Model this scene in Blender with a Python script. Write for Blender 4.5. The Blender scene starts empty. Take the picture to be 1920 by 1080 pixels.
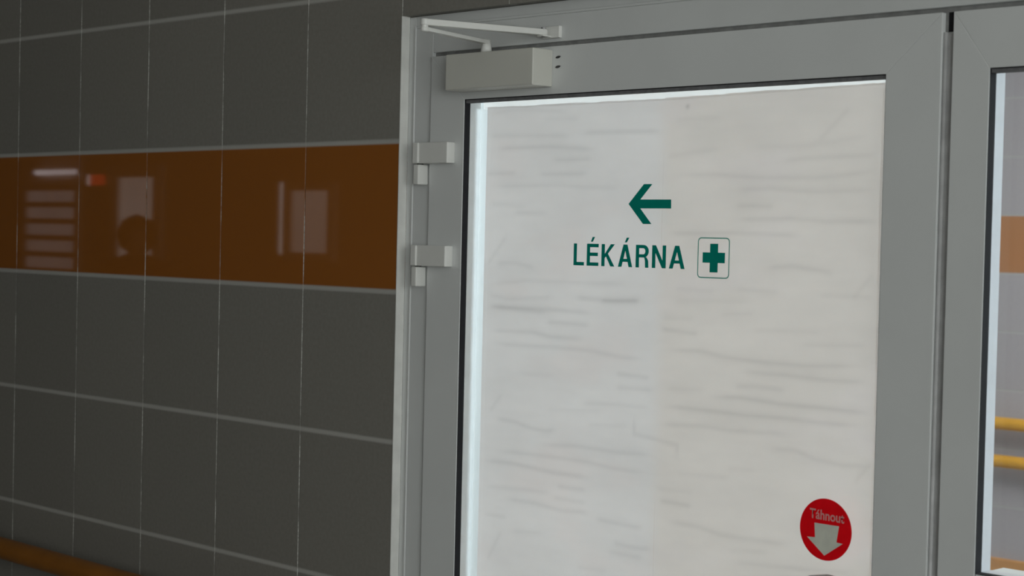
import bpy, bmesh, math, random
import numpy as np
from mathutils import Vector, Matrix
random.seed(7)
C = bpy.context.scene.collection
Z0 = 1.80                      # height of the lower edge line of the upper tile row above the floor

# ------------------------------------------------------------------ helpers
def W(x, y, z): return (x, y, z + Z0)

def box(bm, x0, x1, y0, y1, z0, z1):
    vs = [bm.verts.new(W(x, y, z)) for z in (z0, z1) for y in (y0, y1) for x in (x0, x1)]
    for f in ((0,2,3,1),(4,5,7,6),(0,1,5,4),(2,6,7,3),(0,4,6,2),(1,3,7,5)):
        bm.faces.new([vs[i] for i in f])
    return bm

def prism_y(bm, pts, y0, y1):
    """polygon given in (x, z), extruded from y0 to y1"""
    a = [bm.verts.new(W(x, y0, z)) for x, z in pts]
    b = [bm.verts.new(W(x, y1, z)) for x, z in pts]
    n = len(pts)
    bm.faces.new(a); bm.faces.new(b[::-1])
    for i in range(n):
        bm.faces.new((a[i], b[i], b[(i+1) % n], a[(i+1) % n]))
    return bm

def prism_dir(bm, pts3, vec):
    a = [bm.verts.new(W(*p)) for p in pts3]
    b = [bm.verts.new(W(p[0]+vec[0], p[1]+vec[1], p[2]+vec[2])) for p in pts3]
    n = len(pts3)
    bm.faces.new(a); bm.faces.new(b[::-1])
    for i in range(n):
        bm.faces.new((a[i], b[i], b[(i+1) % n], a[(i+1) % n]))
    return bm

def tube(bm, pts, rad, n=16, flat=1.0):
    """round bar along points; rad a number or one per point"""
    P = [Vector(W(*p)) for p in pts]
    if not hasattr(rad, '__len__'): rad = [rad]*len(P)
    rings = []
    for i, p in enumerate(P):
        t = (P[min(i+1, len(P)-1)] - P[max(i-1, 0)]).normalized()
        ref = Vector((0, 0, 1)) if abs(t.z) < .9 else Vector((1, 0, 0))
        s = t.cross(ref).normalized(); u = s.cross(t)
        rings.append([bm.verts.new(p + s*math.cos(2*math.pi*k/n)*rad[i] + u*math.sin(2*math.pi*k/n)*rad[i]*flat) for k in range(n)])
    for a, b in zip(rings, rings[1:]):
        for k in range(n):
            bm.faces.new((a[k], a[(k+1) % n], b[(k+1) % n], b[k]))
    bm.faces.new(rings[0][::-1]); bm.faces.new(rings[-1])
    return bm

def disc_pts(cx, cz, r, n=64):
    return [(cx + r*math.cos(2*math.pi*k/n), cz + r*math.sin(2*math.pi*k/n)) for k in range(n)]

def BM(): return bmesh.new()

def empty(name, x, y, z):
    o = bpy.data.objects.new(name, None); C.objects.link(o)
    o.location = W(x, y, z); o.empty_display_size = .05
    return o

def obj(name, bm, m, parent=None, origin=None, bevel=0, smooth=False, seg=2):
    bmesh.ops.recalc_face_normals(bm, faces=bm.faces)
    if parent is not None:
        off = Vector((0, 0, 0)); q = parent
        while q is not None:
            off += q.location; q = q.parent
    else:
        off = Vector(W(*origin)) if origin else Vector((0, 0, 0))
    bmesh.ops.translate(bm, vec=-off, verts=bm.verts)
    me = bpy.data.meshes.new(name); bm.to_mesh(me); bm.free()
    me.materials.append(m)
    o = bpy.data.objects.new(name, me); C.objects.link(o)
    if parent is not None: o.parent = parent
    else: o.location = off
    if smooth:
        for p in me.polygons: p.use_smooth = True
    if bevel:
        b = o.modifiers.new('Bevel', 'BEVEL'); b.width = bevel; b.segments = seg
        b.limit_method = 'ANGLE'; b.angle_limit = math.radians(40)
        b.harden_normals = False
    return o

def tag(o, label=None, cat=None, group=None, kind=None):
    if label: o['label'] = label
    if cat: o['category'] = cat
    if group: o['group'] = group
    if kind: o['kind'] = kind
    return o

# ------------------------------------------------------------------ materials
class NT:
    def __init__(s, name):
        s.m = bpy.data.materials.new(name); s.m.use_nodes = True
        s.t = s.m.node_tree; s.t.nodes.clear()
        s.out = s.n('ShaderNodeOutputMaterial')
    def n(s, t, **k):
        o = s.t.nodes.new(t)
        for a, b in k.items(): setattr(o, a, b)
        return o
    def l(s, a, b): s.t.links.new(a, b)
    def put(s, sock, v):
        if isinstance(v, bpy.types.NodeSocket): s.l(v, sock)
        else: sock.default_value = v
    def math(s, op, a, b=None, c=None, clamp=False):
        o = s.n('ShaderNodeMath', operation=op); o.use_clamp = clamp
        for i, v in enumerate((a, b, c)):
            if v is not None: s.put(o.inputs[i], v)
        return o.outputs[0]
    def mix(s, f, a, b, blend='MIX'):
        o = s.n('ShaderNodeMix', data_type='RGBA', blend_type=blend)
        s.put(o.inputs['Factor'], f)
        for k, v in ((6, a), (7, b)):
            if not isinstance(v, bpy.types.NodeSocket): v = (*v, 1) if len(v) == 3 else v
            s.put(o.inputs[k], v)
        return o.outputs[2]
    def noise(s, vec, scale, detail=3, rough=.5):
        o = s.n('ShaderNodeTexNoise'); o.inputs['Scale'].default_value = scale
        o.inputs['Detail'].default_value = detail; o.inputs['Roughness'].default_value = rough
        if vec is not None: s.l(vec, o.inputs['Vector'])
        return o.outputs['Fac']
    def ramp(s, v, a, b, c=0., d=1., smooth=True):
        o = s.n('ShaderNodeMapRange'); o.interpolation_type = 'SMOOTHSTEP' if smooth else 'LINEAR'
        s.put(o.inputs[0], v)
        for i, q in enumerate((a, b, c, d)): s.put(o.inputs[i+1], q)
        return o.outputs[0]
    def coord(s): return s.n('ShaderNodeTexCoord').outputs['Object']
    def mapping(s, v, sc):
        o = s.n('ShaderNodeMapping'); o.inputs['Scale'].default_value = sc; s.l(v, o.inputs['Vector']); return o.outputs[0]
    def principled(s, col, rough=.5, **k):
        o = s.n('ShaderNodeBsdfPrincipled')
        s.put(o.inputs['Base Color'], (*col, 1) if not isinstance(col, bpy.types.NodeSocket) and len(col) == 3 else col)
        s.put(o.inputs['Roughness'], rough)
        for a, b in k.items(): s.put(o.inputs[a.replace('_', ' ')], b)
        return o.outputs[0]
    def done(s, sh): s.l(sh, s.out.inputs[0]); return s.m

def plain(name, col, rough=.45, var=.04, scale=18, metal=0., bump=0.):
    t = NT(name); c = t.coord()
    f = t.noise(c, scale, 4)
    k = t.ramp(f, .3, .7, 1-var, 1+var, False)
    cc = t.mix(1., col, t.n('ShaderNodeCombineColor').outputs[0], 'MULTIPLY')
    comb = cc.node.inputs[7].links[0].from_node
    for i in range(3): t.l(k, comb.inputs[i])
    extra = {}
    p = t.n('ShaderNodeBsdfPrincipled')
    t.l(cc, p.inputs['Base Color']); p.inputs['Roughness'].default_value = rough; p.inputs['Metallic'].default_value = metal
    if bump:
        b = t.n('ShaderNodeBump'); b.inputs['Strength'].default_value = bump; b.inputs['Distance'].default_value = .002
        t.l(t.noise(c, scale*6, 3), b.inputs['Height']); t.l(b.outputs[0], p.inputs['Normal'])
    return t.done(p.outputs[0])

def tile_material(name, grey, band, gv, gh, gl):
    """square ceramic tiles of 25 cm with one glossy coloured row, light joints"""
    t = NT(name); c = t.coord()
    sx = t.n('ShaderNodeSeparateXYZ'); t.l(c, sx.inputs[0]); X, Y, Z = sx.outputs
    S = .25
    def dist(v):
        q = t.math('DIVIDE', v, S)
        f = t.math('FRACT', t.math('ADD', q, 100.5))
        return t.math('MULTIPLY', t.math('ABSOLUTE', t.math('SUBTRACT', f, .5)), S)
    def cell(v): return t.math('FLOOR', t.math('ADD', t.math('DIVIDE', v, S), 100.))
    dv, dh = dist(X), dist(Z)
    # broken gloss glints painted along the thin upright joints
    nz = t.noise(t.mapping(c, (4.1, 1, 5.5)), 1.7, 3, .65)
    nf = t.noise(t.mapping(c, (3.0, 1, 190)), 1.0, 2, .7)
    br = t.math('MULTIPLY', t.ramp(nz, .40, .62, .12, 1.), t.ramp(nf, .35, .6, .45, 1.))
    mv = t.math('MULTIPLY', t.ramp(dv, .0004, .0019, 1., 0.), br)
    mh = t.ramp(dh, .0016, .0062, 1., 0.)
    inband = t.math('MULTIPLY', t.math('LESS_THAN', Z, 0.), t.math('GREATER_THAN', Z, -S))
    wn = t.n('ShaderNodeTexWhiteNoise', noise_dimensions='2D')
    cv = t.n('ShaderNodeCombineXYZ'); t.l(cell(X), cv.inputs[0]); t.l(cell(Z), cv.inputs[1]); t.l(cv.outputs[0], wn.inputs['Vector'])
    vary = t.ramp(wn.outputs['Value'], 0., 1., .95, 1.05, False)
    mott = t.ramp(t.noise(c, 140, 4, .6), .3, .7, .93, 1.07, False)
    fac = t.math('MULTIPLY', vary, mott)
    comb = t.n('ShaderNodeCombineColor')
    for i in range(3): t.l(fac, comb.inputs[i])
    g = t.mix(1., grey, comb.outputs[0], 'MULTIPLY')
    base = t.mix(inband, g, band)
    base = t.mix(mh, base, gh)
    base = t.mix(mv, base, gv)
    p = t.n('ShaderNodeBsdfPrincipled')
    t.l(base, p.inputs['Base Color'])
    joint = t.math('MAXIMUM', mh, t.ramp(dv, .0006, .0019, 1., 0.))
    r = t.math('ADD', t.math('MULTIPLY', inband, -.525), .55)
    r = t.math('MAXIMUM', r, t.math('MULTIPLY', joint, .7))
    t.l(r, p.inputs['Roughness'])
    sp = t.math('ADD', t.math('MULTIPLY', inband, gl), .25)
    t.l(sp, p.inputs['Specular IOR Level'])
    b = t.n('ShaderNodeBump'); b.inputs['Strength'].default_value = .35; b.inputs['Distance'].default_value = .002
    h = t.math('ADD', t.math('SUBTRACT', 1., joint), t.math('MULTIPLY', t.noise(c, 220, 2), t.math('MULTIPLY', t.math('SUBTRACT', 1., inband), .08)))
    t.l(h, b.inputs['Height']); t.l(b.outputs[0], p.inputs['Normal'])
    return t.done(p.outputs[0])

def film_material(name, tint, trans, tint2=None):
    t = NT(name); c = t.coord()
    a = t.n('ShaderNodeAttribute', attribute_name='wrinkle')
    cloud = t.noise(t.mapping(c, (3.2, 1, 6.5)), 1.6, 3, .55)
    fine = t.noise(t.mapping(c, (12, 1, 60)), 1.3, 3, .6)
    k = t.math('MULTIPLY', t.ramp(cloud, .3, .7, .955, 1.045, False), t.ramp(fine, .3, .7, .985, 1.015, False))
    k = t.math('MULTIPLY', k, t.math('SUBTRACT', 1., t.math('MULTIPLY', a.outputs['Fac'], .18)))
    if tint2:       # cool and warm backlight from beyond put into the film tint
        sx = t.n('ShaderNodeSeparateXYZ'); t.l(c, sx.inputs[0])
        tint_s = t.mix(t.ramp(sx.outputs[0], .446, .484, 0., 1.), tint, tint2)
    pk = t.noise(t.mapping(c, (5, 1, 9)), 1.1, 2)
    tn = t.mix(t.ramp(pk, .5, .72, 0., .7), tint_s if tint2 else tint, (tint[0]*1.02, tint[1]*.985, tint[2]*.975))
    comb = t.n('ShaderNodeCombineColor')
    for i in range(3): t.l(k, comb.inputs[i])
    col = t.mix(1., tn, comb.outputs[0], 'MULTIPLY')
    d = t.n('ShaderNodeBsdfDiffuse'); t.l(col, d.inputs[0])
    r = t.n('ShaderNodeBsdfTranslucent'); t.l(col, r.inputs[0])
    m = t.n('ShaderNodeMixShader'); m.inputs[0].default_value = trans
    t.l(d.outputs[0], m.inputs[1]); t.l(r.outputs[0], m.inputs[2])
    return t.done(m.outputs[0])

def vinyl_material(name, col, trans, tcol=None):
    t = NT(name); c = t.coord()
    k = t.ramp(t.noise(c, 60, 3), .3, .7, .93, 1.05, False)
    comb = t.n('ShaderNodeCombineColor')
    for i in range(3): t.l(k, comb.inputs[i])
    d = t.n('ShaderNodeBsdfDiffuse'); t.l(t.mix(1., col, comb.outputs[0], 'MULTIPLY'), d.inputs[0])
    r = t.n('ShaderNodeBsdfTranslucent'); t.l(t.mix(1., tcol or col, comb.outputs[0], 'MULTIPLY'), r.inputs[0])
    m = t.n('ShaderNodeMixShader'); m.inputs[0].default_value = trans
    t.l(d.outputs[0], m.inputs[1]); t.l(r.outputs[0], m.inputs[2])
    return t.done(m.outputs[0])

def glass_material(name, haze=.0):
    t = NT(name); c = t.coord()
    tr = t.n('ShaderNodeBsdfTransparent'); tr.inputs[0].default_value = (.95, .97, .96, 1)
    g = t.n('ShaderNodeBsdfGlossy'); g.inputs['Roughness'].default_value = .02
    fr = t.n('ShaderNodeFresnel'); fr.inputs[0].default_value = 1.35
    m = t.n('ShaderNodeMixShader'); t.l(fr.outputs[0], m.inputs[0]); t.l(tr.outputs[0], m.inputs[1]); t.l(g.outputs[0], m.inputs[2])
    sh = m.outputs[0]
    if haze:   # veil of reflected light painted into the pane
        d = t.n('ShaderNodeBsdfTranslucent'); d.inputs[0].default_value = (.9, .9, .92, 1)
        m2 = t.n('ShaderNodeMixShader')
        t.l(t.ramp(t.noise(c, 9, 3), .3, .7, haze*.8, haze*1.2, False), m2.inputs[0])
        t.l(sh, m2.inputs[1]); t.l(d.outputs[0], m2.inputs[2]); sh = m2.outputs[0]
    return t.done(sh)

def glow_material(name, col, strength):
    t = NT(name); c = t.coord()
    e = t.n('ShaderNodeEmission'); e.inputs[0].default_value = (*col, 1)
    t.l(t.ramp(t.noise(c, 1.3, 2), .3, .7, strength*.8, strength*1.15, False), e.inputs[1])
    return t.done(e.outputs[0])

M = {}
M['tile'] = tile_material('wall_tiles', (.248, .236, .211), (.33, .112, .020), (.95, .95, .90), (.46, .45, .42), .30)
M['tile_far'] = tile_material('corridor_tiles', (.44, .41, .435), (.47, .215, .095), (.5, .5, .48), (.46, .45, .45), .1)
M['pvc'] = plain('white_plastic_profile', (.735, .75, .745), .38, .02, 9)
M['pvc_frame'] = plain('white_plastic_frame', (.70, .715, .71), .40, .03, 9)
M['reveal'] = plain('painted_reveal', (.80, .80, .77), .6, .06, 30)
M['closer'] = plain('cream_enamel', (.66, .655, .60), .42, .02, 12)
M['arm'] = plain('white_enamel_arm', (.82, .82, .79), .35, .02, 30)
M['hinge'] = plain('white_hinge_plastic', (.80, .80, .77), .4, .02, 30)
M['gasket'] = plain('black_rubber', (.009, .009, .012), .9, .15, 90)
M['gasket_top'] = plain('charcoal_rubber', (.16, .16, .165), .8, .2, 120)
M['seal'] = plain('grey_rubber_seal', (.50, .50, .50), .6, .12, 40)
M['gap'] = plain('dark_joint_rubber', (.27, .27, .265), .7, .2, 60)
M['spacer'] = plain('aluminium_spacer_brightened', (.95, .99, 1.0), .5, .03, 50)  # light held back by the film made up in a paler tone
M['spacer_b'] = plain('aluminium_spacer_dimmed', (.64, .64, .67), .5, .03, 50)  # same aluminium, toned down where daylight falls directly
M['film_l'] = film_material('film_left_backlight_tint', (.875, .83, .82), .62, (.865, .795, .755))
M['film_r'] = film_material('film_right_backlight_tint', (.875, .83, .82), .62, (.865, .795, .755))
M['glass'] = glass_material('clear_glass')
M['glass_veiled'] = glass_material('clear_veiled_glass', .012)
M['green'] = vinyl_material('dark_green_vinyl', (.004, .26, .20), .03)
M['green_thin'] = vinyl_material('thin_green_line_vinyl', (.10, .40, .32), .2)
M['red'] = vinyl_material('red_sticker_vinyl', (.62, .006, .010), .45, (.80, .006, .012))
M['sticker_grey'] = vinyl_material('grey_white_sticker_print', (.74, .78, .68), .06, (.60, .66, .58))
M['sticker_pink'] = vinyl_material('faded_sticker_letters', (.74, .36, .34), .08, (.5, .16, .15))
M['steel'] = plain('brushed_grey_metal', (.42, .42, .43), .35, .05, 40, .8)
M['dark'] = plain('dark_screw', (.04, .04, .04), .5, .1, 80)
M['wood'] = plain('varnished_honey_wood', (.27, .10, .012), .35, .12, 14)
M['wood_far'] = plain('yellow_varnished_rail', (.72, .36, .03), .35, .08, 14)
M['kick'] = plain('orange_kick_board', (.60, .29, .10), .5, .08, 14)
M['wall'] = plain('white_painted_wall', (.42, .41, .39), .8, .03, 3)
M['ceiling'] = plain('white_ceiling', (.75, .75, .73), .85, .02, 3)
M['floor'] = plain('speckled_grey_floor', (.30, .29, .27), .4, .25, 160)

# ------------------------------------------------------------------ the setting
YF = 4.86                                    # far corridor wall
XL, XR, YB = -12.0, 4.0, -5.5
OPX = 2.037                                  # right side of the door opening
bm = BM()
box(bm, XL, 0, 0, .16, -Z0, 1.1); box(bm, 0, OPX, 0, .16, .206, 1.1); box(bm, OPX, XR, 0, .16, -Z0, 1.1)
tag(obj('wall_front', bm, M['tile'], origin=(0, 0, 0)), 'grey square tiled wall with one glossy orange-brown tile row', kind='structure')
bm = BM(); box(bm, XL, XR, YF, YF+.15, -Z0, 1.1)
tag(obj('wall_far', bm, M['tile_far'], origin=(0, YF, 0)), 'pale tiled corridor wall seen beyond the glass door', kind='structure')
bm = BM(); box(bm, XL, XR, YB-.15, YB, -Z0, 1.1)
tag(obj('wall_back', bm, M['wall'], origin=(0, YB, 0)), 'painted wall behind, mirrored faintly in the orange tiles', kind='structure')
bm = BM(); box(bm, XL-.15, XL, YB, YF, -Z0, 1.1)
tag(obj('wall_left', bm, M['wall'], origin=(XL, 0, 0)), 'painted end wall of the hall', kind='structure')
bm = BM()
NW, FW = (-3.8, -1.15, -.75, .75), (2.0, 4.6, -.8, .8)    # near and far window openings in the right wall: y0 y1 z0 z1
for (a, b) in ((YB, NW[0]), (NW[1], FW[0]), (FW[1], YF)): box(bm, XR, XR+.15, a, b, -Z0, 1.1)
for w in (NW, FW):
    box(bm, XR, XR+.15, w[0], w[1], -Z0, w[2]); box(bm, XR, XR+.15, w[0], w[1], w[3], 1.1)
tag(obj('wall_right', bm, M['wall'], origin=(XR, 0, 0)), 'painted side wall with two daylight windows', kind='structure')
bm = BM(); box(bm, XL, XR, YB, YF, -Z0-.1, -Z0)
tag(obj('floor', bm, M['floor'], origin=(0, 0, -Z0)), 'speckled grey hall floor', kind='structure')
bm = BM(); box(bm, XL, XR, YB, YF, 1.1, 1.2)
tag(obj('ceiling', bm, M['ceiling'], origin=(0, 0, 1.1)), 'white hall ceiling', kind='structure')

def side_window(n, w):
    r = empty('window_%d' % n, XR+.06, (w[0]+w[1])/2, w[2])
    tag(r, 'white framed window in the side wall', kind='structure')
    bm = BM(); y0, y1, z0, z1 = w
    for a, b in ((y0, y0+.06), (y1-.06, y1), ((y0+y1)/2-.04, (y0+y1)/2+.04)): box(bm, XR+.03, XR+.09, a, b, z0, z1)
    for a, b in ((z0, z0+.06), (z1-.06, z1)): box(bm, XR+.031, XR+.089, y0+.06, y1-.06, a, b)
    obj('window_frame', bm, M['pvc_frame'], r)
    bm = BM(); box(bm, XR+.055, XR+.065, y0+.05, y1-.05, z0+.05, z1-.05)
    obj('glass_pane', bm, M['glass'], r)
side_window(1, NW); side_window(2, FW)

# ------------------------------------------------------------------ fixed door frame (trim)
HEAD = .206
tr = empty('trim_1', 0, .05, -Z0)
tag(tr, 'white plastic frame around the double door, fixed in the tiled wall', kind='structure')
def frame_ring(bm, d0, d1, y0, y1):
    """upright-inverted-U ring between inset d0 and d1 of the opening"""
    box(bm, d0, d1, y0, y1, -Z0, HEAD-d0)
    box(bm, OPX-d1, OPX-d0, y0, y1, -Z0, HEAD-d0)
    box(bm, d1, OPX-d1, y0, y1, HEAD-d1, HEAD-d0)
bm = BM()
frame_ring(bm, .0005, .0165, .016, .085)
obj('outer_edge', bm, M['pvc_frame'], tr, bevel=.001)
bm = BM()
frame_ring(bm, .0165, .021, .0115, .085)
obj('ridge', bm, M['pvc'], tr, bevel=.0018)
bm = BM()
frame_ring(bm, .021, .0628, .0125, .085)
obj('face', bm, M['pvc_frame'], tr, bevel=.0012)
bm = BM()
frame_ring(bm, .0628, .0715, .019, .085)
obj('rebate_seal', bm, M['gap'], tr)
# pale corner strips that finish the tile edge of the opening
bm = BM(); box(bm, -.0012, .0006, -.0012, .016, -Z0, .206)
obj('tile_edge_strip', bm, M['reveal'], tr)

# ------------------------------------------------------------------ door leaves
LY0, LY1 = .007, .077            # room face and outer face of a leaf
def mitred(bm, side, x0, x1, z0, z1, ix0, ix1, iz0, iz1, y0, y1):
    P = {'left': [(x0, z0), (x0, z1), (ix0, iz1), (ix0, iz0)], 'right': [(x1, z0), (ix1, iz0), (ix1, iz1), (x1, z1)],
         'top': [(x0, z1), (x1, z1), (ix1, iz1), (ix0, iz1)], 'bottom': [(x0, z0), (ix0, iz0), (ix1, iz0), (x1, z0)]}[side]
    return prism_y(bm, P, y0, y1)

def ring(bm, x0, x1, z0, z1, t, y0, y1):
    """rectangular ring whose inside is x0..x1, z0..z1 and whose section is t wide"""
    box(bm, x0-t, x0, y0, y1, z0-t, z1+t); box(bm, x1, x1+t, y0, y1, z0-t, z1+t)
    box(bm, x0, x1, y0, y1, z1, z1+t); box(bm, x0, x1, y0, y1, z0-t, z0)
    return bm

def leaf(name, label, x0, x1, ix0, ix1, gz0, gy, slim):
    """gz0: lower edge of the glass; a solid infill panel sits under a cross rail"""
    r = empty(name, x0, .04, -Z0+.012); tag(r, label, kind='structure')
    top, itop, bot, ibot = .136, .0635, -Z0+.012, -Z0+.10
    a0, a1 = LY0, LY1
    for s in ('left', 'right', 'top', 'bottom'):
        obj({'left': 'stile', 'right': 'stile', 'top': 'top_rail', 'bottom': 'bottom_rail'}[s],
            mitred(BM(), s, x0, x1, bot, top, ix0, ix1, ibot, itop, a0, a1 if (s == 'left' and not slim) else .0442), M['pvc'], r, bevel=.0007)
    obj('cross_rail', box(BM(), ix0+.0003, ix1-.0003, a0+.001, a1-.001, gz0-.085, gz0), M['pvc'], r, bevel=.001)
    obj('infill_panel', box(BM(), ix0+.0005, ix1-.0005, a0+.012, a1-.012, ibot+.0005, gz0-.0855), M['pvc_frame'], r)
    if slim:      # narrow outer bead set well back from the glass edge
        obj('outer_bead', ring(BM(), ix0-.024, ix1+.024, gz0-.012, itop+.014, .022, .0443, LY1), M['pvc_frame'], r)
    else:
        bm = box(BM(), ix1+.024, ix1+.046, .0443, LY1, bot, top-.004); box(bm, ix0+.0005, ix1+.024, .0443, LY1, itop+.026, top-.004)
        obj('outer_bead', bm, M['pvc_frame'], r)
    e = .0007
    bm = ring(BM(), ix0+e, ix1-e, gz0+e, itop-e, .006, a0+.0012, gy-.0004)
    obj('black_gasket', bm, M['gasket'], r)
    o = obj('upper_gasket', box(BM(), ix0+e+.0004, ix1-e-.0004, a0+.003, gy-.0005, .0578, itop-e-.0004), M['gasket_top'], r); o['label'] = 'charcoal upper gasket'
    obj('glazing_spacer', ring(BM(), ix0+e, ix1-e, gz0+e, itop-e, .006, gy+.0003, .0437), M['spacer_b' if slim else 'spacer'], r)
    bm = BM()
    for y in (gy, .0440):
        v = [bm.verts.new(W(x, y, z)) for x, z in ((ix0-.004, gz0-.004), (ix1+.004, gz0-.004), (ix1+.004, itop+.004), (ix0-.004, itop+.004))]
        bm.faces.new(v)
    obj('glass_pane', bm, M['glass'] if name == 'door_1' else M['glass_veiled'], r)
    return r

G1, G2 = -1.02, -.5565
d1 = leaf('door_1', 'white door leaf with frosted glass, a pharmacy sign and a red round sticker', .0655, 1.0105, .1455, .9305, G1, .0200, False)
d2 = leaf('door_2', 'white door leaf with clear glass beside the frosted leaf', 1.0265, 1.9715, 1.0783, 1.8915, G2, .0222, True)
# upright seal closing the joint between the leaves, with its dark end hole
obj('meeting_seal', box(BM(), 1.0108, 1.0262, .0135, .070, -Z0+.02, .1120), M['seal'], d2, bevel=.002)
obj('seal_lip', tube(BM(), [(1.0132, .0122, -Z0+.02), (1.0132, .0122, .1115)], .0026, 12), M['seal'], d2, smooth=True)
obj('seal_head', box(BM(), 1.0108, 1.0150, .0150, .070, .1122, .1365), M['gap'], d2)
obj('seal_end_hole', box(BM(), 1.0152, 1.0262, .0150, .070, .1122, .1365), M['gasket'], d2)

# frosted film, two sheets on the outer pane, with printed/creased streaks
STROKES = [(0.3,[(165,41),(232,48),(345,38)]),(0.4,[(158,7),(346,3)]),(0.6,[(366,6),(433,6),(508,5),(526,4)]),(0.6,[(180,-14),(286,-13),(336,-15),(401,-20)]),(0.5,[(307,-34),(391,-34)]),(0.5,[(160,-54),(230,-53)]),(0.5,[(277,-56),(382,-56)]),(0.35,[(171,-74),(313,-73),(388,-77),(460,-78)]),(0.3,[(172,-102),(252,-106)]),(0.4,[(226,-116),(300,-117)]),(0.45,[(551,-60),(633,-60),(700,-65),(803,-66),(904,-58)]),(0.3,[(536,-33),(636,-24)]),(0.45,[(659,-82),(721,-80),(804,-85),(901,-83)]),(0.5,[(664,-104),(734,-105)]),(0.55,[(661,-123),(702,-123),(758,-121),(821,-125),(902,-124)]),(0.5,[(540,-144),(597,-144),(661,-142),(743,-144),(783,-144)]),(0.4,[(740,-42),(779,-40),(900,-37)]),(0.25,[(686,-22),(779,-23),(891,-11)]),(0.25,[(548,20),(639,21)]),(0.5,[(721,-190),(764,-186),(808,-191),(838,-195)]),(0.45,[(186,-197),(229,-195),(276,-202)]),(0.35,[(166,-232),(256,-223),(412,-222),(478,-221)]),(0.4,[(167,-247),(215,-253),(319,-247)]),(0.6,[(359,-245),(442,-247),(498,-243)]),(0.5,[(172,-266),(305,-271)]),(0.3,[(556,-224),(635,-226)]),(0.3,[(668,-221),(746,-223)]),(0.3,[(809,-224),(899,-224)]),(0.35,[(167,-201),(212,-151)]),(0.3,[(862,-230),(898,-191)]),(0.3,[(640,-259),(706,-253)]),(0.3,[(802,-18),(853,28)]),(0.25,[(284,31),(365,28)]),(0.6,[(413,-248),(494,-246)]),(0.3,[(553,-242),(697,-238)]),(0.6,[(174,-267),(255,-266),(338,-266),(403,-268)]),(0.6,[(301,-286),(339,-285),(396,-286)]),(0.6,[(175,-305),(273,-303),(312,-308),(388,-308)]),(0.5,[(176,-326),(313,-324),(394,-324),(452,-330),(512,-331)]),(0.6,[(447,-355),(518,-358)]),(0.6,[(533,-284),(607,-288)]),(0.3,[(535,-268),(597,-267)]),(0.6,[(536,-315),(608,-312),(654,-318),(726,-321),(795,-321),(885,-315)]),(0.6,[(682,-336),(753,-336),(829,-338),(894,-336)]),(0.5,[(670,-358),(710,-355),(762,-357)]),(0.7,[(629,-376),(679,-373),(750,-376),(830,-376),(899,-377)]),(0.5,[(448,-376),(523,-375)]),(0.4,[(381,-405),(444,-402),(519,-401)]),(0.6,[(534,-396),(582,-396),(639,-396),(689,-397),(755,-395),(823,-396),(888,-394)]),(0.6,[(192,-445),(238,-447),(278,-454),(306,-455),(334,-450)]),(0.25,[(305,-421),(434,-414)]),(0.3,[(392,-437),(475,-433)]),(0.5,[(530,-424),(621,-419),(667,-421),(747,-417),(777,-418)]),(0.5,[(485,-417),(488,-442),(526,-446),(570,-451),(573,-475)]),(0.5,[(293,-478),(372,-472),(451,-473),(527,-470)]),(0.5,[(199,-496),(319,-494),(394,-494),(447,-498),(518,-498)]),(0.6,[(164,-516),(235,-513),(320,-518),(406,-518)]),(0.5,[(730,-440),(778,-437),(812,-446),(857,-450),(901,-446)]),(0.4,[(172,-557),(264,-551),(321,-551)]),(0.5,[(331,-538),(396,-537)]),(0.5,[(219,-571),(282,-570),(343,-575),(408,-570)]),(0.4,[(321,-557),(396,-556)]),(0.3,[(533,-518),(605,-516)]),(0.6,[(539,-535),(601,-536)]),(0.5,[(413,-578),(470,-580),(510,-580)]),(0.4,[(173,-602),(226,-600)]),(0.5,[(554,-563),(616,-564),(654,-570),(717,-569),(774,-568)]),(0.5,[(450,-609),(491,-611),(526,-608)]),(0.4,[(441,-624),(512,-624)]),(0.3,[(566,-492),(669,-488)]),(0.3,[(660,-474),(714,-472)]),(0.3,[(668,-590),(740,-583)]),(0.4,[(669,-606),(762,-600),(886,-590)]),(0.4,[(238,-620),(306,-615)]),(0.35,[(180,-436),(208,-405)]),(0.35,[(182,-676),(215,-622)]),(0.35,[(874,-472),(901,-441)]),(0.3,[(548,-370),(619,-367)]),(0.3,[(698,-277),(819,-274)]),(0.35,[(782,-293),(892,-288)]),(0.3,[(241,-369),(326,-368)]),(0.3,[(378,-657),(442,-653)])]
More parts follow.
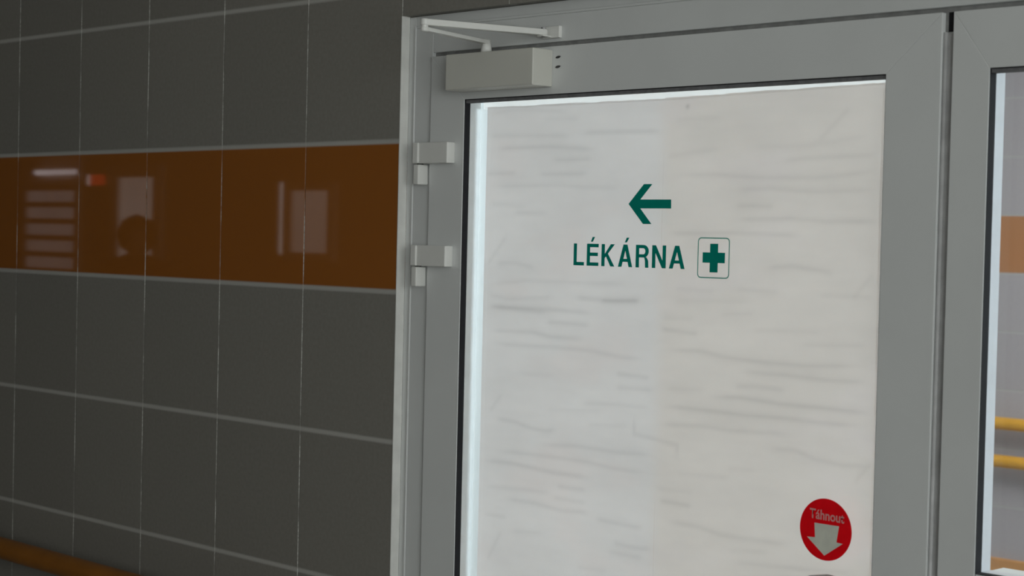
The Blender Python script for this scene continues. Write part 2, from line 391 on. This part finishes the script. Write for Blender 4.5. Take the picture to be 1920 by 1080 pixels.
def film_sheet(x0, x1, ztop0, ztop1, zbot, mat, edge_l, edge_r, ragged):
    nx = int((x1-x0)/.0028); nz = int((.055-zbot)/.0028)
    xs = np.linspace(0, 1, nx+1); zs = np.linspace(0, 1, nz+1)
    U, V = np.meshgrid(xs, zs)
    rng = np.random.RandomState(3)
    X = x0 + (x1-x0)*U
    jag = np.convolve(rng.randn(nx+1+16), np.ones(9)/9, 'same')[8:nx+9]*.0011
    ZT = ztop0 + (ztop1-ztop0)*xs + jag
    Z = zbot + (ZT[None, :]-zbot)*V
    if ragged:     # slightly uneven right-hand cut
        jr = np.convolve(rng.randn(nz+1+16), np.ones(7)/7, 'same')[8:nz+9]*.0013
        X = X + (U**40)*(jr[:, None] + .006*(1-V))
    Y = .0452 + .0004*np.sin(U*9)*np.sin(V*13)
    A = np.zeros_like(X)
    for w, pts in STROKES:
        P = np.array(pts)*.001
        mn, mx = P.min(0)-.014, P.max(0)+.014
        sel = (X > mn[0]) & (X < mx[0]) & (Z > mn[1]) & (Z < mx[1])
        if not sel.any(): continue
        q = np.stack([X[sel], Z[sel]], 1); best = np.full(len(q), 9.); tt = np.zeros(len(q))
        for a, b in zip(P[:-1], P[1:]):
            d = b-a; t = np.clip(((q-a)@d)/(d@d), 0, 1)
            e = np.linalg.norm(q-(a+t[:, None]*d), axis=1); m = e < best
            best = np.where(m, e, best)
        total = P[-1]-P[0]; s = np.clip(((q-P[0])@total)/(total@total), 0, 1)
        fade = np.clip(np.minimum(s, 1-s)*9, .15, 1)
        s1 = .0033
        A[sel] += w*fade*(np.exp(-(best/s1)**2)*.75 + .28*np.exp(-(best/.007)**2))
    # darker borders
    if edge_l: A += .25*np.exp(-((X-x0)/.010)**2)
    if edge_r: A += .30*np.exp(-((X-x1)/.022)**2)
    A += .15*np.exp(-((Z-ZT[None, :])/.012)**2)
    if edge_r:   # small brown speck under the top edge
        A += 1.3*np.exp(-(((X-.574)/.0035)**2+((Z-.0385)/.0035)**2))
    me = bpy.data.meshes.new('frosted_film')
    co = np.stack([X, Y, Z+Z0], -1).reshape(-1, 3) - np.array(d1.location)
    idx = np.arange((nx+1)*(nz+1)).reshape(nz+1, nx+1)
    F = np.stack([idx[:-1, :-1], idx[:-1, 1:], idx[1:, 1:], idx[1:, :-1]], -1).reshape(-1, 4)
    me.from_pydata(co.tolist(), [], F.tolist())
    at = me.attributes.new('wrinkle', 'FLOAT', 'POINT'); at.data.foreach_set('value', A.astype(np.float32).ravel())
    me.materials.append(mat); me.update()
    o = bpy.data.objects.new('frosted_film', me); C.objects.link(o); o.parent = d1
    return o
o = film_sheet(.1600, .5315, .0532, .0518, G1+.004, M['film_l'], True, False, False); o['label'] = 'left sheet of frosted film with cool backlight in its tint'
o = film_sheet(.5315, .9062, .0528, .0572, G1+.004, M['film_r'], False, True, True); o['label'] = 'right sheet of frosted film with warm backlight in its tint'

# translucent strip added to give the bright light line along the film's edges
M['edge_light'] = film_material('edge_light_film', (.97, .97, .97), .95)
bm = BM()
for P in ([(.1500,.0500),(.5315,.0490),(.9030,.0545),(.9150,.0500),(.9150,.0640),(.1500,.0640)], [(.9035,-.60),(.9165,-.60),(.9165,.0500),(.9030,.0500)]):
    bm.faces.new([bm.verts.new(W(x, .0461, z)) for x, z in P])
o = obj('edge_light_strip', bm, M['edge_light'], d1); o['label'] = 'added translucent strip for the light along the film edge'

# lever handle of the frosted leaf (only its top shows)
h = obj('lever_handle', tube(BM(), [(.968, -.002, -.598), (.968, -.040, -.598), (.963, -.054, -.597), (.945, -.060, -.594), (.930, -.060, -.5880), (.908, -.059, -.5870), (.884, -.058, -.591), (.864, -.057, -.599)],
        [.010, .010, .0105, .0115, .0120, .0120, .0112, .008], 18), M['steel'], d1, smooth=True)
obj('rosette', prism_y(BM(), disc_pts(.968, -.601, .024, 40), -.003, .0072), M['steel'], h, bevel=.002)
for z in (.1188, .1042):
    obj('screw_head', prism_y(BM(), [(.3515+.0042*math.cos(k*math.pi/8)*1.0, z+.0016*math.sin(k*math.pi/8)+.0010*math.cos(k*math.pi/8)) for k in range(16)], .0045, .0072), M['dark'], d1)

# hinges: a plate on the leaf and a knuckle on the frame
for zt, kb in ((-.0045, -.0725), (-.1712, -.2388)):
    hg = obj('hinge', box(BM(), .0588, .1257, -.0100, .0072, zt-.0335, zt), M['hinge'], d1, bevel=.0012)
    obj('upper_knuckle', box(BM(), .0448, .0586, -.0128, .0118, zt-.0335, zt), M['hinge'], hg, bevel=.002)
    obj('lower_knuckle', box(BM(), .0452, .0586, -.0105, .0118, kb, zt-.0352), M['hinge'], hg, bevel=.0022)
    obj('hinge_pin', tube(BM(), [(.0515, .000, zt-.036), (.0515, .000, zt-.0325)], .0055, 14), M['dark'], hg)

# ------------------------------------------------------------------ door closer
dc = empty('door_closer', .243, .007, .103)
tag(dc, 'cream door closer box with scissor arm above the frosted glass', 'door closer')
b = obj('closer_body', box(BM(), .146, .340, -.0365, .0068, .0745, .1305), M['closer'], dc, bevel=.0022, seg=3)
obj('spindle', tube(BM(), [(.217, -.016, .129), (.217, -.016, .1405), (.217, -.016, .152)], [.0095, .0080, .0065], 18), M['arm'], dc, smooth=True)
def bar(p, q, w, h, round_end=True):
    """flat bar with round ends between two pivots, lying level"""
    p, q = Vector(p), Vector(q); d = (q-p); d.z = 0; d.normalize(); s = Vector((-d.y, d.x, 0))
    pts = []
    for k in range(9):
        a = math.pi/2 + math.pi*k/8; pts.append(p + d*math.cos(a)*w/2 + s*math.sin(a)*w/2)
    for k in range(9):
        a = -math.pi/2 + math.pi*k/8; v = q + d*math.cos(a)*w/2 + s*math.sin(a)*w/2; pts.append(v)
    bm = BM()
    return prism_dir(bm, [(v.x, v.y, v.z-h/2) for v in pts], (0, 0, h))
obj('main_arm', bar((.217, -.016, .1475), (.2624, -.186, .1475), .013, .0058), M['arm'], dc, bevel=.001)
obj('forearm', bar((.2624, -.186, .1580), (.3290, -.004, .1565), .013, .0095), M['arm'], dc, bevel=.0015)
obj('elbow_pin', tube(BM(), [(.2624, -.186, .144), (.2624, -.186, .1632)], .0052, 16), M['arm'], dc, smooth=False, bevel=.0008)
sh = obj('frame_bracket', box(BM(), .316, .352, .0062, .0127, .1485, .1665), M['arm'], dc, bevel=.001)
obj('bracket_lug', box(BM(), .323, .335, -.011, .0065, .1500, .1520), M['arm'], sh)
obj('bracket_pin', tube(BM(), [(.3290, -.004, .150), (.3290, -.004, .1640)], .0036, 14), M['steel'], sh)

# ------------------------------------------------------------------ pharmacy sign on the glass
YS = .0190
sg = empty('pharmacy_sign', .50, YS, -.14)
tag(sg, 'dark green pharmacy sign with arrow, letters and boxed cross on frosted glass', 'sign')
def flat(bm, pts, y=YS):
    bm.faces.new([bm.verts.new(W(x, y, z)) for x, z in pts])
bm = BM()   # arrow: chevron head and shaft
flat(bm, [(.4887,-.1026),(.5176,-.0737),(.5338,-.0738),(.5115,-.0961),(.5697,-.0962),(.5701,-.1092),(.5118,-.1092),(.5337,-.1317),(.5175,-.1318)])
obj('direction_arrow', bm, M['green'], sg)
bm = BM()
zb, zt = -.1952, -.1622
S = .0066; Hh = .0052
def R_(x0, x1, z0, z1, k=0): flat(bm, [(x0, z0), (x1, z0), (x1, z1), (x0, z1)], YS - k*.00006)
def quad(p, k=0): flat(bm, p, YS - k*.00006)
# L
x = .3812; R_(x, x+S, zb, zt); R_(x+S, .4030, zb, zb+Hh)
# E with acute
x = .4082; R_(x, x+S, zb, zt)
for z in (zb, (zb+zt)/2-.0018, zt-Hh): R_(x+S, x+S+(.0172 if z != (zb+zt)/2-.0018 else .0158), z, z+Hh)
quad([(.4158,-.1592),(.4198,-.1592),(.4243,-.1520),(.4193,-.1520)])
# K
x = .4378; R_(x, x+S, zb, zt)
quad([(x+S, -.1832), (x+S, -.1768), (.4560, zt), (.4640, zt)]); quad([(.4493, -.1742), (.4640, zb), (.4560, zb), (.4455, -.1786)], 1)
def letter_A(x0, x1, acute):
    m = (x0+x1)/2; w = .0072
    quad([(x0, zb), (x0+w, zb), (m+.0006, zt-.0072), (m+.0040, zt), (m-.0040, zt)])
    quad([(x1, zb), (x1-w, zb), (m-.0006, zt-.0072), (m-.0040, zt), (m+.0040, zt)], 1)
    R_(m-.0078, m+.0078, zb+.0075, zb+.0075+.0045, 2)
    if acute: quad([(m-.0016,-.1592),(m+.0024,-.1592),(m+.0074,-.1520),(m+.0022,-.1520)])
letter_A(.4708, .4990, True)
# R
x = .5052; R_(x, x+S, zb, zt)
co, ci = [], []
cz = (zt + -.1806)/2; ro = (zt+.1806)/2
for k in range(13):
    a = math.pi/2 - math.pi*k/12
    co.append((.5205+ro*math.cos(a)*1.05, cz+ro*math.sin(a))); ci.append((.5195+(ro-.0048)*math.cos(a)*.9, cz+(ro-.0048)*math.sin(a)))
for k in range(12): quad([co[k], co[k+1], ci[k+1], ci[k]])
R_(x+S, .5206, zt-.0048, zt, 1); R_(x+S, .5206, -.1806, -.1758, 1)
quad([(.5195,-.1790),(.5262,-.1802),(.5296,-.1850),(.5302,zb),(.5236,zb),(.5230,-.1845),(.5214,-.1800)], 2)
# N
x = .5364; R_(x, x+S, zb, zt); R_(.5627-S, .5627, zb, zt); quad([(x, zt), (x+.0072, zt), (.5627, zb), (.5627-.0072, zb)], 1)
letter_A(.5685, .5978, False)
obj('lettering', bm, M['green'], sg)
bm = BM()
flat(bm, [(.6429,-.1582),(.6572,-.1582),(.6572,-.1705),(.6697,-.1705),(.6697,-.1851),(.6572,-.1851),(.6572,-.1985),(.6429,-.1985),(.6429,-.1851),(.6298,-.1851),(.6298,-.1705),(.6429,-.1705)])
cr = obj('cross_emblem', bm, M['green'], sg)
bm = BM()
def rr(x0, x1, z0, z1, r, n=6):
    P = []
    for cx, cz, a0 in ((x1-r, z1-r, 0), (x0+r, z1-r, 90), (x0+r, z0+r, 180), (x1-r, z0+r, 270)):
        for k in range(n+1):
            a = math.radians(a0+90*k/n); P.append((cx+r*math.cos(a), cz+r*math.sin(a)))
    return P
o_, i_ = rr(.6208, .6776, -.2068, -.1495, .006), rr(.6224, .6760, -.2052, -.1511, .0046)
for k in range(len(o_)):
    k2 = (k+1) % len(o_); flat(bm, [o_[k], o_[k2], i_[k2], i_[k]])
obj('border_line', bm, M['green_thin'], cr)

# ------------------------------------------------------------------ red pull sticker
st = empty('pull_sticker', .8498, YS, -.5335)
tag(st, 'round red sticker with a grey down arrow low on frosted glass', 'sticker')
bm = BM(); flat(bm, disc_pts(.8498, -.5337, .0412, 72)); obj('disc', bm, M['red'], st)
bm = BM(); flat(bm, [(.8321,-.5265),(.8711,-.5265),(.8678,-.5482),(.8777,-.5489),(.8491,-.5685),(.8208,-.5467),(.8336,-.5460)], YS-.0003)
obj('down_arrow', bm, M['sticker_grey'], st)
cu = bpy.data.curves.new('letters', 'FONT'); cu.body = 'T\u00e1hnout'; cu.size = 1.; cu.resolution_u = 3; cu.offset = .022
to = bpy.data.objects.new('letters_tmp', cu); C.objects.link(to)
bpy.context.view_layer.update()
dg = bpy.context.evaluated_depsgraph_get()
tm = bpy.data.meshes.new_from_object(to.evaluated_get(dg))
bpy.data.objects.remove(to)
bm = BM(); bm.from_mesh(tm)
xs = [v.co.x for v in bm.verts]; x0, x1 = min(xs), max(xs)
cap = max(v.co.y for v in bm.verts if v.co.x < x0+(x1-x0)*.12)
for v in bm.verts:
    u = (v.co.x-x0)/(x1-x0); hh = v.co.y/cap
    v.co = Vector(W(.8240+u*(.8790-.8240), YS-.0003, -.5205-.0012*u+hh*.0128))
obj('lettering', bm, M['sticker_pink'], st)

# ------------------------------------------------------------------ handrails
def rail(name, label, group, x0, x1, yw, z, r, mat, gap, brackets, cat='handrail'):
    y = yw - gap
    t = empty(name, (x0+x1)/2, yw, z); tag(t, label, cat, group)
    pts = [(x0, y, z), (x0+.006, y, z), (x0+.02, y, z)] + [(x0+.02+(x1-x0-.04)*k/6, y, z) for k in range(1, 7)] + [(x1-.006, y, z), (x1, y, z)]
    rad = [r*.6, r*.9] + [r]*(len(pts)-4) + [r*.9, r*.6]
    obj('rail_bar', tube(BM(), pts, rad, 28), mat, t, smooth=True)
    for bx in brackets:
        q = obj('bracket', tube(BM(), [(bx, y, z-r*.8), (bx, y, z-r-.025), (bx, y+.012, z-r-.04), (bx, yw-.004, z-r-.045)], .006, 12), M['steel'], t, smooth=True)
        obj('bracket_plate', prism_y(BM(), disc_pts(bx, z-r-.045, .026, 28), yw-.006, yw-.0004), M['steel'], q, bevel=.001)
rail('handrail', 'dark honey wooden handrail on the near tiled wall', None, -9.5, -.10, 0., -.838, .0225, M['wood'], .060, (-.6, -1.9, -3.2, -4.5, -5.8, -7.1, -8.4))
rail('handrail', 'upper yellow handrail on the far corridor wall', 'double handrail of the far corridor', -8, 3.4, YF, -.886, .027, M['wood_far'], .07, (-4.4, -3.0, -.2, 1.2, 2.6))
rail('handrail', 'lower yellow handrail on the far corridor wall', 'double handrail of the far corridor', -8, 3.4, YF, -1.047, .027, M['wood_far'], .07, (-4.4, -3.0, -.2, 1.2, 2.6))
bm = BM(); box(bm, -8, 3.4, YF-.025, YF-.0005, -Z0+.001, -1.470)
k = obj('kick_board', bm, M['kick'], origin=(0, YF, -Z0), bevel=.006)
tag(k, 'orange kick board low on the far corridor wall', 'wall guard')

# ------------------------------------------------------------------ back of the hall, mirrored in the glossy orange row
def glazed(name, label, x0, x1, z0, z1, glow, fw=.06, bars=0):
    r = empty(name, (x0+x1)/2, YB, z0); tag(r, label, kind='structure')
    bm = BM(); ring(bm, x0+fw, x1-fw, z0+fw, z1-fw, fw, YB+.0005, YB+.05)
    obj('window_frame', bm, M['pvc_frame'], r, bevel=.003)
    obj('frosted_pane', box(BM(), x0+fw-.005, x1-fw+.005, YB+.006, YB+.022, z0+fw-.005, z1-fw+.005), glow, r)
    if bars:
        bm = BM(); h = (z1-z0)/bars
        for i in range(bars): box(bm, x0+fw, x1-fw, YB+.03, YB+.045, z0+h*(i+.28), z0+h*(i+.62))
        obj('blind_slats', bm, M['wall'], r)
M['glow_dim'] = glow_material('blind_lit_pane', (.95, .92, .95), .30)
M['glow_mid'] = glow_material('daylit_frosted_pane', (1., .97, .94), .5)
M['glow_hi'] = glow_material('bright_side_light', (.95, .97, 1.), 2.2)
M['tube'] = glow_material('lamp_tube', (1., .92, .96), 1.6)
M['red_lamp'] = glow_material('red_exit_lamp', (1., .06, .03), .9)
M['white_lamp'] = glow_material('white_lamp_part', (1., .95, .95), 1.2)
glazed('window_3', 'window with slatted blind mirrored in the orange tiles', -10.98, -10.12, -.55, .26, M['glow_dim'], .05, 6)
glazed('door_3', 'white glazed door mirrored in the orange tiles', -9.635, -8.95, -Z0+.001, .36, M['glow_mid'], .10)
glazed('window_4', 'narrow bright side light mirrored in the orange tiles', -7.50, -7.435, -.30, .22, M['glow_hi'], .012)
glazed('window_5', 'pale frosted window beside the narrow side light', -7.42, -6.90, -.33, .21, M['glow_mid'], .06)
t = empty('wall_lamp', -10.46, YB, .31); tag(t, 'slim tube lamp above the slatted blind', 'lamp')
obj('lamp_base', box(BM(), -10.78, -10.14, YB+.0005, YB+.03, .30, .335), M['pvc'], t, bevel=.002)
obj('lamp_tube', tube(BM(), [(-10.76, YB+.05, .312), (-10.16, YB+.05, .312)], .022, 16), M['tube'], t, smooth=True)
t = empty('emergency_wall_lamp', -9.80, YB, .25); tag(t, 'small grey emergency lamp with a red light beside the glazed door', 'lamp')
obj('lamp_housing', box(BM(), -9.945, -9.645, YB+.0005, YB+.06, .18, .37), M['steel'], t, bevel=.004)
obj('red_light', box(BM(), -9.90, -9.70, YB+.0595, YB+.072, .205, .285), M['red_lamp'], t, bevel=.003)
obj('white_light', box(BM(), -9.94, -9.902, YB+.0595, YB+.072, .205, .285), M['white_lamp'], t, bevel=.003)

# a person standing in the hall, seen only as a mirrored silhouette
px, py = -7.62, -4.4
J = {'pelvis': (0, 0, .95), 'waist': (0, 0, 1.10), 'chest': (0, 0, 1.30), 'collar': (0, 0, 1.43), 'neck': (0, .01, 1.50), 'skull': (0, .025, 1.57), 'crown': (0, .02, 1.64)}
edges = [('pelvis','waist'),('waist','chest'),('chest','collar'),('collar','neck'),('neck','skull'),('skull','crown')]
rad = {'pelvis': (.155,.11), 'waist': (.135,.10), 'chest': (.16,.115), 'collar': (.10,.08), 'neck': (.052,.055), 'skull': (.075,.09), 'crown': (.06,.075)}
for s, n in ((-1, 'l'), (1, 'r')):
    for k, p, r in (('shoulder', (.175*s, 0, 1.41), (.062, .062)), ('elbow', (.225*s, -.02, 1.13), (.045, .045)), ('wrist', (.215*s, .07, .90), (.030, .030)), ('hand', (.205*s, .10, .82), (.036, .022)),
                    ('hip', (.095*s, 0, .88), (.10, .10)), ('knee', (.10*s, .015, .49), (.065, .068)), ('ankle', (.105*s, -.01, .10), (.042, .045)), ('toe', (.12*s, .15, .035), (.045, .030))):
        J[n+k] = p; rad[n+k] = r
    edges += [('collar', n+'shoulder'), (n+'shoulder', n+'elbow'), (n+'elbow', n+'wrist'), (n+'wrist', n+'hand'), ('pelvis', n+'hip'), (n+'hip', n+'knee'), (n+'knee', n+'ankle'), (n+'ankle', n+'toe')]
    for q in range(5):        # fingers
        a = (q-2)*.35; base = (.205*s+.008*(q-2), .105, .815)
        L_ = (.045, .078, .085, .078, .062)[q]
        J[n+'f%d' % q] = (base[0]+.012*(q-2), base[1]+(.03 if q == 0 else .0), base[2]-.03); J[n+'g%d' % q] = (base[0]+.014*(q-2), base[1]+(.045 if q == 0 else .012), base[2]-L_)
        rad[n+'f%d' % q] = (.009, .009); rad[n+'g%d' % q] = (.0075, .0075)
        edges += [(n+'hand', n+'f%d' % q), (n+'f%d' % q, n+'g%d' % q)]
names = list(J)
me = bpy.data.meshes.new('person'); me.from_pydata([J[n] for n in names], [(names.index(a), names.index(b)) for a, b in edges], [])
M['clothes'] = plain('dark_clothes', (.05, .045, .045), .85, .1, 25); M['hair'] = plain('dark_curly_hair', (.035, .022, .015), .8, .3, 60, 0, .6)
M['skin'] = plain('skin', (.45, .27, .19), .55, .05, 30)
po = bpy.data.objects.new('person', me); C.objects.link(po); po.location = (px, py, 0); po.rotation_euler.z = -.9
me.materials.append(M['clothes'])
sk = po.modifiers.new('Skin', 'SKIN')
for i, n in enumerate(names):
    v = me.skin_vertices[0].data[i]; v.radius = rad[n]; v.use_root = (n == 'pelvis')
ss = po.modifiers.new('Subdivision', 'SUBSURF'); ss.levels = 1; ss.render_levels = 2
tag(po, 'person with curly hair in dark clothes mirrored in the orange tiles', 'person')
bm = BM()
rn = random.Random(2)
bmesh.ops.create_icosphere(bm, subdivisions=4, radius=1.)
for v in bm.verts:
    d = v.co.normalized(); k = 1+.10*math.sin(9*d.x+2)*math.sin(8*d.y)*math.sin(10*d.z+1)+rn.uniform(-.05, .05)
    v.co = Vector((d.x*.125*k, -.015+d.y*.125*k, 1.625+d.z*.125*k))
    if d.y > .55 and d.z < .45: v.co.y = min(v.co.y, .055)
me = bpy.data.meshes.new('hair'); bm.to_mesh(me); bm.free(); me.materials.append(M['hair'])
ho = bpy.data.objects.new('hair', me); C.objects.link(ho); ho.parent = po
bm = BM(); bmesh.ops.create_uvsphere(bm, u_segments=20, v_segments=14, radius=1.)
for v in bm.verts:
    d = v.co.copy(); nose = .022*math.exp(-((d.x/.16)**2+((d.z+.05)/.25)**2)) if d.y > 0 else 0
    v.co = Vector((d.x*.074*(1-.18*max(0, -d.z)), .035+d.y*.088+nose, 1.585+d.z*.115))
me = bpy.data.meshes.new('face'); bm.to_mesh(me); bm.free(); me.materials.append(M['skin'])
for p in me.polygons: p.use_smooth = True
fo = bpy.data.objects.new('face', me); C.objects.link(fo); fo.parent = po

# ------------------------------------------------------------------ light
def area(name, loc, rot, sx, sy, power, col):
    l = bpy.data.lights.new(name, 'AREA'); l.shape = 'RECTANGLE'; l.size = sx; l.size_y = sy; l.energy = power; l.color = col
    o = bpy.data.objects.new(name, l); C.objects.link(o); o.location = W(*loc); o.rotation_euler = rot
    return o
L = {'near': 97, 'far': 285, 'ceil': 108, 'hall': 4}
area('near_window_daylight', (XR+.14, (NW[0]+NW[1])/2, 0), (0, math.radians(90), 0), NW[3]-NW[2], NW[1]-NW[0], L['near'], (1., 1., 1.))
area('far_window_daylight', (XR+.14, (FW[0]+FW[1])/2, 0), (0, math.radians(90), 0), FW[3]-FW[2], FW[1]-FW[0], L['far'], (.77, .885, 1.))
area('corridor_fill_light', (1.3, 3.1, 1.08), (0, 0, 0), 5.5, 1.6, L['ceil'], (1., .97, .93))  # added lamp without a fitting, evens the backlight on the film
area('hall_fill_light', (1.5, -2.8, 1.08), (0, 0, 0), 3.0, 1.2, L['hall'], (1., .98, .93))  # added weak fill lamp for the near side
w = bpy.data.worlds.new('World'); bpy.context.scene.world = w; w.use_nodes = True
sky = w.node_tree.nodes.new('ShaderNodeTexSky'); sky.sky_type = 'HOSEK_WILKIE'; sky.turbidity = 6
bg = w.node_tree.nodes['Background']; w.node_tree.links.new(sky.outputs[0], bg.inputs[0]); bg.inputs[1].default_value = .25

# ------------------------------------------------------------------ camera
cam = bpy.data.cameras.new('camera'); co = bpy.data.objects.new('camera', cam); C.objects.link(co)
r_ = Vector((0.70592889, 0.70790053, 0.02326452)); u_ = Vector((-0.03538412, 0.00244215, 0.9993708)); f_ = Vector((-0.7073983, 0.70630792, -0.02677242))
m = Matrix((r_, u_, -f_)).transposed().to_4x4(); m.translation = Vector(W(2.17784, -1.90472, -.16143))
co.matrix_world = m
cam.sensor_width = 36.; cam.lens = 3264.45/1920*36.; cam.clip_start = .02
cam.dof.use_dof = True; cam.dof.focus_distance = 2.75; cam.dof.aperture_fstop = 9.
bpy.context.scene.camera = co
vs = bpy.context.scene.view_settings
vs.view_transform = 'Standard'; vs.look = 'None'; vs.exposure = 0; vs.gamma = 1
